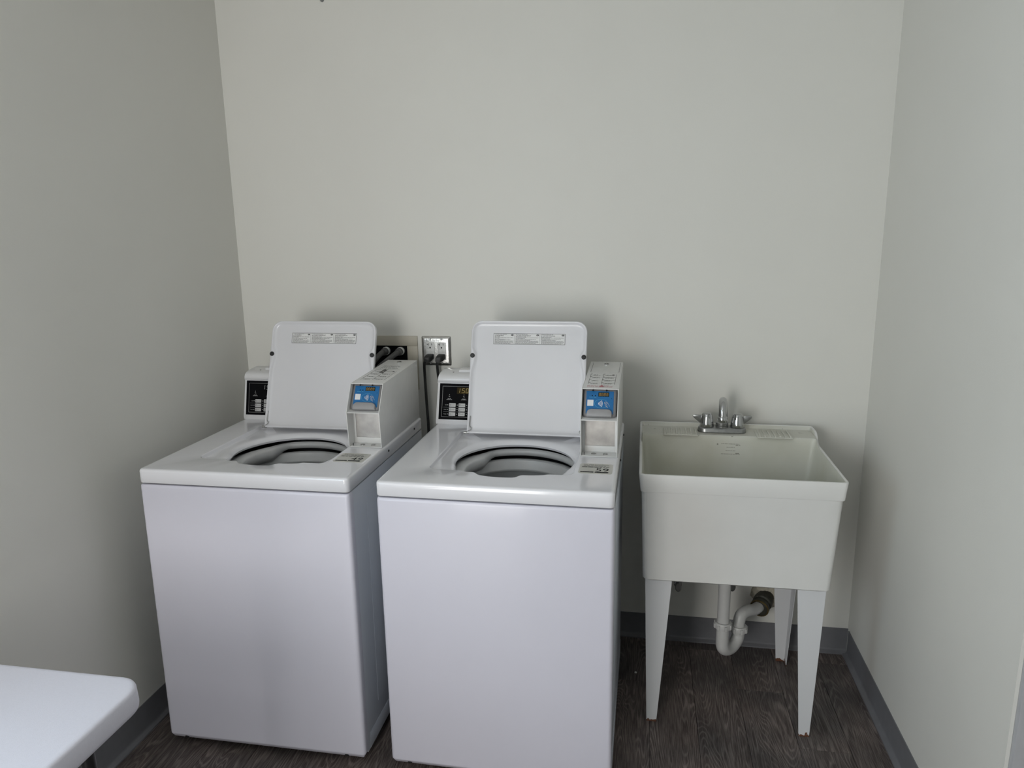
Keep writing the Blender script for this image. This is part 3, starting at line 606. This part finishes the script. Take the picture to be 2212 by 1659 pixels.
# ------------------------------------------------------------------ utility sink
SW, SD, SH, SB = 0.594, 0.499, 0.8603, 0.034
SMX = T(0.2455, -0.5465, 0) @ RZ(0.05)
sk = thing('utility_sink', 'white plastic laundry tub on four tapered steel legs', 'sink', SMX)
def build_sink():
    c = (SW / 2, 0.20); N = 240
    ANG = [2 * PI * (i + 0.5) / N for i in range(N)] + [math.atan2(y - c[1], x - c[0]) % (2 * PI) for x, y in rr(0, SW, 0, SD, 0.014, 4) + rr(0.010, SW - 0.010, 0.010, 0.392, 0.012, 4)]
    ANG = sorted(set(round(a, 6) for a in ANG))
    def R(poly, zf):
        return [(c[0] + r * math.cos(a), c[1] + r * math.sin(a), zf(c[1] + r * math.sin(a)) if callable(zf) else zf) for r, a in zip(polar(poly, c, ANG), ANG)]
    zt = lambda y: SH + SB * smooth(0.375, 0.430, y)
    zd = lambda y: SH - 0.001 + 0.022 * smooth(0.375, 0.400, y)
    zo = lambda y: SH - 0.001 + 0.0195 * smooth(0.340, 0.388, y)
    ox = lambda d: rr(d, SW - d, d, SD - d, max(0.016 - d, 0.005))
    bot = rr(0.018, SW - 0.023, 0.016, SD - 0.03, 0.02)
    rs = [R(rr(0.026, SW - 0.031, 0.024, SD - 0.038, 0.02), 0.508), R(bot, 0.514), R(rr(0.0090, SW - 0.0090, 0.0075, SD - 0.012, 0.018), 0.8015), R(ox(0.0072), 0.8025), R(ox(0.0060), 0.8032), R(ox(0.0055), 0.8050), R(ox(0), lambda y: zt(y) - 0.003), R(ox(0.001), lambda y: zt(y) - 0.0006), R(ox(0.003), zt), R(ox(0.0065), zt), R(ox(0.0078), lambda y: zt(y) - 0.0012),
          R(rr(0.0085, SW - 0.0085, 0.0085, SD - 0.0150, 0.010), zd), R(rr(0.0090, SW - 0.0090, 0.0090, 0.3920, 0.012), zo), R(rr(0.0100, SW - 0.0100, 0.0100, 0.3900, 0.012), lambda y: zo(y) - 0.004), R(rr(0.012, SW - 0.012, 0.012, 0.3860, 0.014), lambda y: zo(y) - 0.02),
          R(rr(0.030, SW - 0.030, 0.030, 0.3640, 0.04), 0.575), R(rr(0.040, SW - 0.040, 0.040, 0.3540, 0.05), 0.545), R(rr(0.060, SW - 0.060, 0.060, 0.3340, 0.05), 0.534)]
    mb = MB().rings(rs, 0, None, True, True, mis=[0] * 10 + [2, 2, 2, 1, 1, 1, 1, 1])
    tub = mb.build('tub', ['sink_white', 'sink_inside', 'sink_deck'], sk, ang=0.75)
    # soap trays: ridged pads left and right of the faucet
    for x0 in (0.082, 0.392):
        tr = MB().prism(rr(x0, x0 + 0.118, 0.372, 0.462, 0.006, 3), SH + 0.0185, SH + 0.0225).build('soap_tray', 'sink_deck', tub, bevel=0.001)
        for k in range(7):
            xx = x0 + 0.008 + k * 0.0165
            MB().prism(rr(xx, xx + 0.005, 0.376, 0.456, 0.0022, 3), SH + 0.022, SH + 0.0262).build('soap_ridge', 'sink_deck', tub, bevel=0.0012)
    # faint worn print stamped on the inside of the back of the tub
    rnd = random.Random(3); PMt = frame((0.262, 0.3830, SH - 0.046), (1.0, 0, 0), (0, 0.073, 1)) @ T(0, 0, 0.0010) @ Matrix.Scale(1.25, 4)
    st = MB()
    for k, (a, b) in enumerate(((0.000, 0.060), (0.014, 0.048), (0.012, 0.05), (0.0, 0.062))):
        scribble(st, a + 0.012, b, 0.029 - k * 0.0095, 0.0014, 0, 0, PMt, rnd)
        if k in (0, 3): scribble(st, 0.050, 0.062, 0.025 - k * 0.0075, 0.0022, 0, 0, PMt, rnd)
    rect(st, 0.0, 0.004, 0.026, 0.030, 0, 0, PMt)
    st.build('stamp_print', 'stamp_ink', tub, flat=True)
    MB().lathe([(0.044, 0.5345), (0.044, 0.537), (0.038, 0.538), (0.030, 0.534)], 28, M=T(SW / 2, 0.20, 0)).build('drain_strainer', 'chrome', tub)
    # legs: folded angle steel, tapering to the floor
    for fx in (0, 1):
        for fy in (0, 1):
            L = MB(); t = 0.002
            X = lambda x: x if fx == 0 else SW - 0.006 - x
            Y = lambda y: y if fy == 0 else SD - 0.012 - y
            for (a0, a1, b0, b1) in (((0.026, 0.030), (0.109, 0.030), (0.041, 0.036), (0.073, 0.036)),):
                def sl(p0, p1, q0, q1, ax):
                    d = t if ax == 1 else t
                    vs = []
                    for (x_, y_), z_ in ((q0, 0.0), (q1, 0.0), (p1, 0.512), (p0, 0.512)):
                        for s_ in (0, 1):
                            xx, yy = (x_, y_ + s_ * d) if ax == 1 else (x_ + s_ * d, y_)
                            vs.append((X(xx), Y(yy), z_))
                    L.add(vs, [(0, 2, 4, 6), (1, 7, 5, 3), (0, 1, 3, 2), (2, 3, 5, 4), (4, 5, 7, 6), (6, 7, 1, 0)])
                sl(a0, a1, b0, b1, 1)
                sl((0.026, 0.032), (0.026, 0.110), (0.041, 0.038), (0.041, 0.070), 0)
            L.build('leg', 'leg_rusty', sk, bevel=0.0006, seg=1)
build_sink()
# faucet
fc = thing('faucet', 'chrome two-handle faucet with short curved spout on the sink back ledge', 'faucet', SMX @ T(0.282, 0.440, SH + 0.0212))
def build_faucet():
    base = MB()
    def st(d, z): return [(x, y, z) for x, y in rr(-0.082 + d, 0.082 - d, -0.027 + d, 0.027 - d, 0.027 - d, 8)]
    base.rings([st(0, 0), st(0, 0.004), st(0.001, 0.006), st(0.001, 0.010), st(0.003, 0.0145), st(0.006, 0.016)], cap0=True, cap1=True).build('base_plate', 'chrome_dull', fc, ang=1.0)
    MB().lathe([(0.0215, 0.015), (0.0215, 0.021), (0.0192, 0.022), (0.0192, 0.024), (0.0215, 0.025), (0.0215, 0.032), (0.019, 0.034), (0.014, 0.034)], 24).build('spout_collar', 'chrome_dull', fc, ang=0.6)
    sp = [(0.004, 0.000, 0.030), (0.005, 0.002, 0.055), (0.002, -0.003, 0.090), (-0.001, -0.018, 0.110), (-0.004, -0.038, 0.116), (-0.006, -0.058, 0.106), (-0.007, -0.068, 0.088), (-0.0072, -0.071, 0.068)]
    MB().tube(bez(sp, 8), 0.0136, 22).build('spout', 'chrome', fc, ang=1.0)
    MB().lathe([(0.0150, 0.0), (0.0158, 0.002), (0.0158, 0.017), (0.0138, 0.019)], 22, M=T(-0.0072, -0.071, 0.052)).build('aerator', 'chrome', fc, ang=0.9)
    for s in (-1, 1):
        hd = MB().lathe([(0.0238, 0.0), (0.0243, 0.002), (0.0222, 0.015), (0.0196, 0.033), (0.0172, 0.0435), (0.0148, 0.0465), (0.0140, 0.0462), (0.0130, 0.0452)], 28, M=T(s * 0.0515, 0, 0.0165)).build('handle', 'chrome', fc, ang=0.9)
        wing = [(s * 0.0600, 0.022), (s * 0.0660, 0.0185), (s * 0.0980, 0.046), (s * 0.1005, 0.051), (s * 0.0985, 0.0560), (s * 0.0930, 0.0565), (s * 0.0620, 0.0540)]
        MB().prism(wing, -0.0022, 0.0022, M=frame((0, 0.004, 0), (1, 0, 0), (0, 0, 1))).build('handle_blade', 'chrome_dull', hd, bevel=0.0012)
build_faucet()
# drain trap
DXc, DYc = 0.541, -0.292
tp = thing('drain_trap', 'white plastic P-trap drain pipe under the laundry tub', 'drain pipe', T(DXc, DYc, 0))
def build_trap():
    r = 0.0205; ax, ay = 0.063, 0.074
    ux, uy = ax / math.hypot(ax, ay), ay / math.hypot(ax, ay); rad = math.hypot(ax, ay) / 2
    MB().lathe([(r, 0.19), (r, 0.507)], 24).build('tailpiece', 'pvc', tp)
    path = [(0, 0, 0.238), (0, 0, 0.205)]
    for i in range(0, 19):
        a = PI + PI * i / 18; path.append((ux * rad * (1 + math.cos(a)), uy * rad * (1 + math.cos(a)), 0.172 + rad * 0.80 * math.sin(a)))
    path += [(ax, ay, 0.182), (ax, ay, 0.196)]
    MB().tube(path, r * 1.06, 20).build('u_bend', 'pvc', tp, ang=1.0)
    def nut(n, x, y, z):
        mb = MB().lathe([(0.0275, 0), (0.0285, 0.002), (0.0285, 0.020), (0.0265, 0.023), (0.021, 0.023)], 24, M=T(x, y, z))
        for k in range(8): mb.box(0.026, 0.0315, -0.004, 0.004, 0.002, 0.018, 0, T(x, y, z) @ RZ(45 * k + 12))
        mb.build(n, 'pvc', tp, ang=0.6)
    nut('slip_nut', 0, 0, 0.232); nut('slip_nut', ax, ay, 0.181)
    ex, ey = 0.704 - DXc, -0.075 - DYc
    arm = bez([(ax, ay, 0.190), (ax, ay, 0.215), (ax + 0.008, ay + 0.010, 0.238), (ax + 0.032, ay + 0.038, 0.240), (ax + 0.066, ay + 0.086, 0.222), (ex, ey, 0.218)], 8)
    MB().tube(arm, r, 20).build('trap_arm', 'pvc', tp, ang=1.0)
build_trap()
wd = thing('wall_drain', 'dark corroded brass drain stub coming out of the wall behind the sink leg', 'pipe', T(0.738, 0, 0.233))
dv = Vector((0.738 - 0.690, 0.105, 0.233 - 0.214)); dq = dv.to_track_quat('Z', 'Y').to_matrix().to_4x4(); DM = Matrix.Translation(-dv) @ dq
MB().lathe([(0.024, -0.004), (0.033, -0.002), (0.034, 0.012), (0.029, 0.014), (0.029, 0.026), (0.034, 0.030), (0.034, 0.050), (0.030, 0.056), (0.030, 0.125)], 20, M=DM).build('coupling', 'brass_old', wd, ang=0.6)
MB().lathe([(0.0300, -0.0045), (0.0332, -0.0045), (0.0345, -0.0015), (0.0300, -0.0015)], 24, M=DM, cap0=False, cap1=False).build('coupling_ring', 'brass_ring', wd, ang=0.6)
cr = []
rn = random.Random(5)
for (r_, y_) in ((0.060, 0.0), (0.066, -0.010), (0.058, -0.026), (0.046, -0.040), (0.032, -0.046)):
    cr.append([((r_ * (1 + 0.10 * rn.uniform(-1, 1))) * math.cos(2 * PI * i / 20), y_ + (0.003 * rn.uniform(-1, 1) if y_ else 0), (r_ * (1 + 0.10 * rn.uniform(-1, 1))) * math.sin(2 * PI * i / 20)) for i in range(20)])
MB().rings(cr, cap0=True, cap1=True).build('putty_collar', 'caulk', wd, ang=1.2)
# shutoff valves
for vx, vz, nm in ((0.398, 0.272, 'chrome shutoff valve on the wall behind the left front sink leg'), (0.592, 0.288, 'chrome shutoff valve on the wall behind the drain tailpiece')):
    v = thing('shutoff_valve', nm, 'valve', T(vx, 0, vz), 'shutoff valves under the sink')
    MB().lathe([(0.030, 0), (0.030, 0.002), (0.022, 0.008), (0.011, 0.010)], 20, M=RX(90)).build('escutcheon', 'chrome', v, ang=0.6)
    MB().lathe([(0.009, 0.008), (0.009, 0.050), (0.014, 0.050), (0.014, 0.078), (0.007, 0.080), (0.007, 0.092)], 16, M=RX(90)).lathe([(0.008, 0.0), (0.008, 0.030), (0.011, 0.030), (0.011, 0.042)], 14, M=T(0, -0.062, 0.008)).build('valve_body', 'chrome', v, ang=0.6)
    MB().rings([[(0.0115 * k * math.cos(2 * PI * i / 20), y_, 0.0185 * k * math.sin(2 * PI * i / 20)) for i in range(20)] for k, y_ in ((0.8, -0.088), (1.0, -0.090), (1.0, -0.100), (0.8, -0.103))], cap0=True, cap1=True).build('valve_handle', 'chrome_dull', v, ang=0.6)
    MB().tube(bez([(0, -0.062, 0.046), (0.004, -0.060, 0.20), (0.02, -0.045, 0.40), (0.0, -0.036, 0.535)], 8), 0.005, 8).build('supply_tube', 'hose_steel', v)

# ------------------------------------------------------------------ outlet, cords, washer box, hoses
ol = thing('wall_outlet', 'stainless double outlet plate with two receptacles on the back wall', 'outlet', T(-0.5285, 0, 1.134))
def build_outlet():
    OM = frame((0, 0, 0), (1, 0, 0), (0, 0, 1)); w_, h_ = 0.0575, 0.0565
    q = lambda d, z: [(x, y, z) for x, y in rr(-w_ + d, w_ - d, -h_ + d, h_ - d, 0.004, 3)]
    MB().rings([q(0, 0), q(0, 0.002), q(0.002, 0.004), q(0.009, 0.0078), q(0.0105, 0.008)], 0, OM, False, True).build('cover_plate', 'stainless', ol, ang=0.5)
    for s in (-1, 1):
        cx = s * 0.0225
        rc = MB().prism(rr(cx - 0.0165, cx + 0.0165, -0.0335, 0.0335, 0.002, 3), 0.006, 0.0105, 0, OM); rc = rc.build('receptacle', 'outlet_white', ol, bevel=0.0006)
        zz = 0.0107
        for sg in (1, -1):
            sl = MB(); y0 = 0.0215 * sg
            rect(sl, cx - 0.0080, cx - 0.0062, y0 - 0.001, y0 + 0.009, zz, 0, OM); rect(sl, cx - 0.0125, cx - 0.0062, y0 + 0.003, y0 + 0.005, zz, 0, OM); rect(sl, cx + 0.0058, cx + 0.0080, y0 + 0.0005, y0 + 0.0085, zz, 0, OM)
            sl.add([(cx + 0.0030 * math.cos(PI * i / 6), y0 - 0.008 + 0.0036 * math.sin(PI * i / 6), zz) for i in range(12)], [tuple(range(12))], 0, OM)
            sl.build('socket_slots', 'dark', rc, flat=True)
        MB().box(cx - 0.0145, cx - 0.0008, -0.0055, 0.0055, 0.0100, 0.0112, 0, OM).build('test_button', 'outlet_white', rc, bevel=0.0004)
        MB().box(cx + 0.0008, cx + 0.0145, -0.0055, 0.0055, 0.0100, 0.0112, 0, OM).build('reset_button', 'outlet_white', rc, bevel=0.0004)
        for y0 in (-0.046, 0.046):
            MB().lathe([(0.0042, 0.0075), (0.0042, 0.0095), (0.003, 0.0108)], 12, M=OM @ T(cx, y0, 0)).build('plate_screw', 'chrome', ol)
build_outlet()
for s, lab, path in ((-1, 'black power cord hanging down between the two washers, from the left receptacle', [(-0.013, -0.030, -0.024), (-0.016, -0.040, -0.045), (-0.017, -0.036, -0.110), (-0.010, -0.050, -0.200), (-0.004, -0.060, -0.300), (-0.012, -0.060, -0.420), (-0.010, -0.055, -0.700)]),
                     (1, 'black power cord behind the control console of washer 59, from the right receptacle', [(-0.008, -0.030, -0.024), (-0.012, -0.036, -0.045), (-0.010, -0.026, -0.110), (0.006, -0.030, -0.190), (0.030, -0.035, -0.300), (0.040, -0.040, -0.450)])):
    pc = thing('power_cord', lab, 'cord', T(-0.5285 + s * 0.0225, 0, 1.134), 'power cords plugged in the outlet')
    PMx = T(0, 0, -0.0195)
    pg = MB()
    q = lambda x0, x1, z0, z1, y: [(x, y, z) for x, z in rr(x0, x1, z0, z1, 0.004, 3)]
    pg.rings([q(-0.014, 0.014, -0.011, 0.009, -0.0108), q(-0.014, 0.014, -0.012, 0.009, -0.022), q(-0.0150, 0.0120, -0.016, 0.006, -0.036), q(-0.0165, 0.0030, -0.018, 0.000, -0.044)], 0, PMx, True, True).build('plug', 'black_rubber', pc, ang=0.8)
    MB().tube(bez([(-0.006, -0.034, -0.024)] + path[1:], 8), 0.0052, 10).build('cable', 'black_rubber', pc)
bxo = thing('washer_outlet_box', 'beige recessed washer supply box in the wall behind washer 49', 'supply box', T(-0.750, 0, 1.085))
bo = MB()
for a in ((-0.150, 0.1475, -0.105, -0.062), (-0.150, 0.1475, 0.067, 0.1055), (-0.150, -0.106, -0.062, 0.067), (0.1055, 0.1475, -0.062, 0.067)): bo.box(a[0], a[1], -0.006, 0.0, a[2], a[3])
bo.build('frame', 'beige_plastic', bxo, bevel=0.0015)
MB().box(-0.1062, 0.1057, -0.0035, -0.0005, -0.0622, 0.0672).build('recess', 'panel_black', bxo)  # flat black sheet: the hollow's shade is put into its colour
for hx in (-0.100, -0.036, 0.0215, 0.0790):
    if hx in (-0.100, -0.036): continue
    MB().lathe([(0.016, 0.003), (0.016, 0.012), (0.0125, 0.014), (0.0125, 0.020)], 20, M=T(hx, 0, 0.047) @ RX(90)).build('valve_outlet', 'outlet_white', bxo, ang=0.6)
for hx, nm, dx in ((0.0215, 'dark ribbed water hose on the left outlet of the supply box', -0.05), (0.0790, 'dark ribbed water hose on the right outlet of the supply box', -0.075)):
    hs = thing('water_hose', nm, 'hose', T(-0.750 + hx, 0, 1.132), 'washer supply hoses')
    MB().lathe([(0.0145, 0.021), (0.0145, 0.034), (0.011, 0.036), (0.011, 0.046)], 18, M=RX(90)).build('coupling', 'grey_hose', hs, ang=0.6)
    MB().tube(bez([(0, -0.038, 0), (-0.006, -0.062, -0.006), (dx * 0.45, -0.092, -0.030), (dx, -0.112, -0.070), (dx * 1.35, -0.118, -0.13), (dx * 1.4, -0.110, -0.30), (dx * 1.2, -0.105, -0.55)], 8), 0.0105, 12).build('hose', 'grey_hose', hs)

# ------------------------------------------------------------------ folding table in the left foreground
tb = thing('folding_table', 'white plastic folding table corner with black steel legs in the left foreground', 'table', T(-1.0, -1.53, 0))
def build_table():
    x0, x1, y0, y1 = XL + 1.0 + 0.012, 0.314, -1.83, 0.0; zt = 0.74
    q = lambda d, z, r=0.052: [(x, y, z) for x, y in rr(x0 + d, x1 - d, y0 + d, y1 - d, r - d * 0.8, 10)]
    MB().rings([q(0.016, zt - 0.050), q(0.006, zt - 0.049), q(0.0015, zt - 0.044), q(0.0, zt - 0.036), q(0.0015, zt - 0.0065), q(0.0030, zt - 0.0030), q(0.0055, zt - 0.0010), q(0.0090, zt - 0.0001), q(0.013, zt), q(0.03, zt)], cap0=True, cap1=True).build('tabletop', 'table_plastic', tb, ang=1.0)
    for yy in (-0.105, -1.72):
        for xx in (x0 + 0.06, 0.249):
            MB().tube([(xx, yy, zt - 0.046), (xx + (0.012 if xx > 0 else -0.0), yy, 0.02)], 0.0125, 16).lathe([(0.015, 0), (0.015, 0.03)], 14, M=T(xx + (0.012 if xx > 0 else 0), yy, 0)).build('leg', 'black_steel', tb)
        MB().tube([(x0 + 0.06, yy, 0.20), (0.249 + 0.009, yy, 0.20)], 0.009, 12).build('crossbar', 'black_steel', tb)
    MB().box(x0 + 0.04, x0 + 0.065, -1.75, -0.08, zt - 0.06, zt - 0.047).box(0.235, 0.26, -1.75, -0.08, zt - 0.06, zt - 0.047).build('under_rail', 'black_steel', tb)
build_table()
cm = MB().lathe([(0.001, 0), (0.0045, 0.001), (0.004, 0.004), (0.001, 0.005)], 8, M=T(0.249, -0.252, 0)); tag(cm.build('crumb', 'crumb'), 'tiny white crumb lying on the dark floor beside washer 59', 'debris')
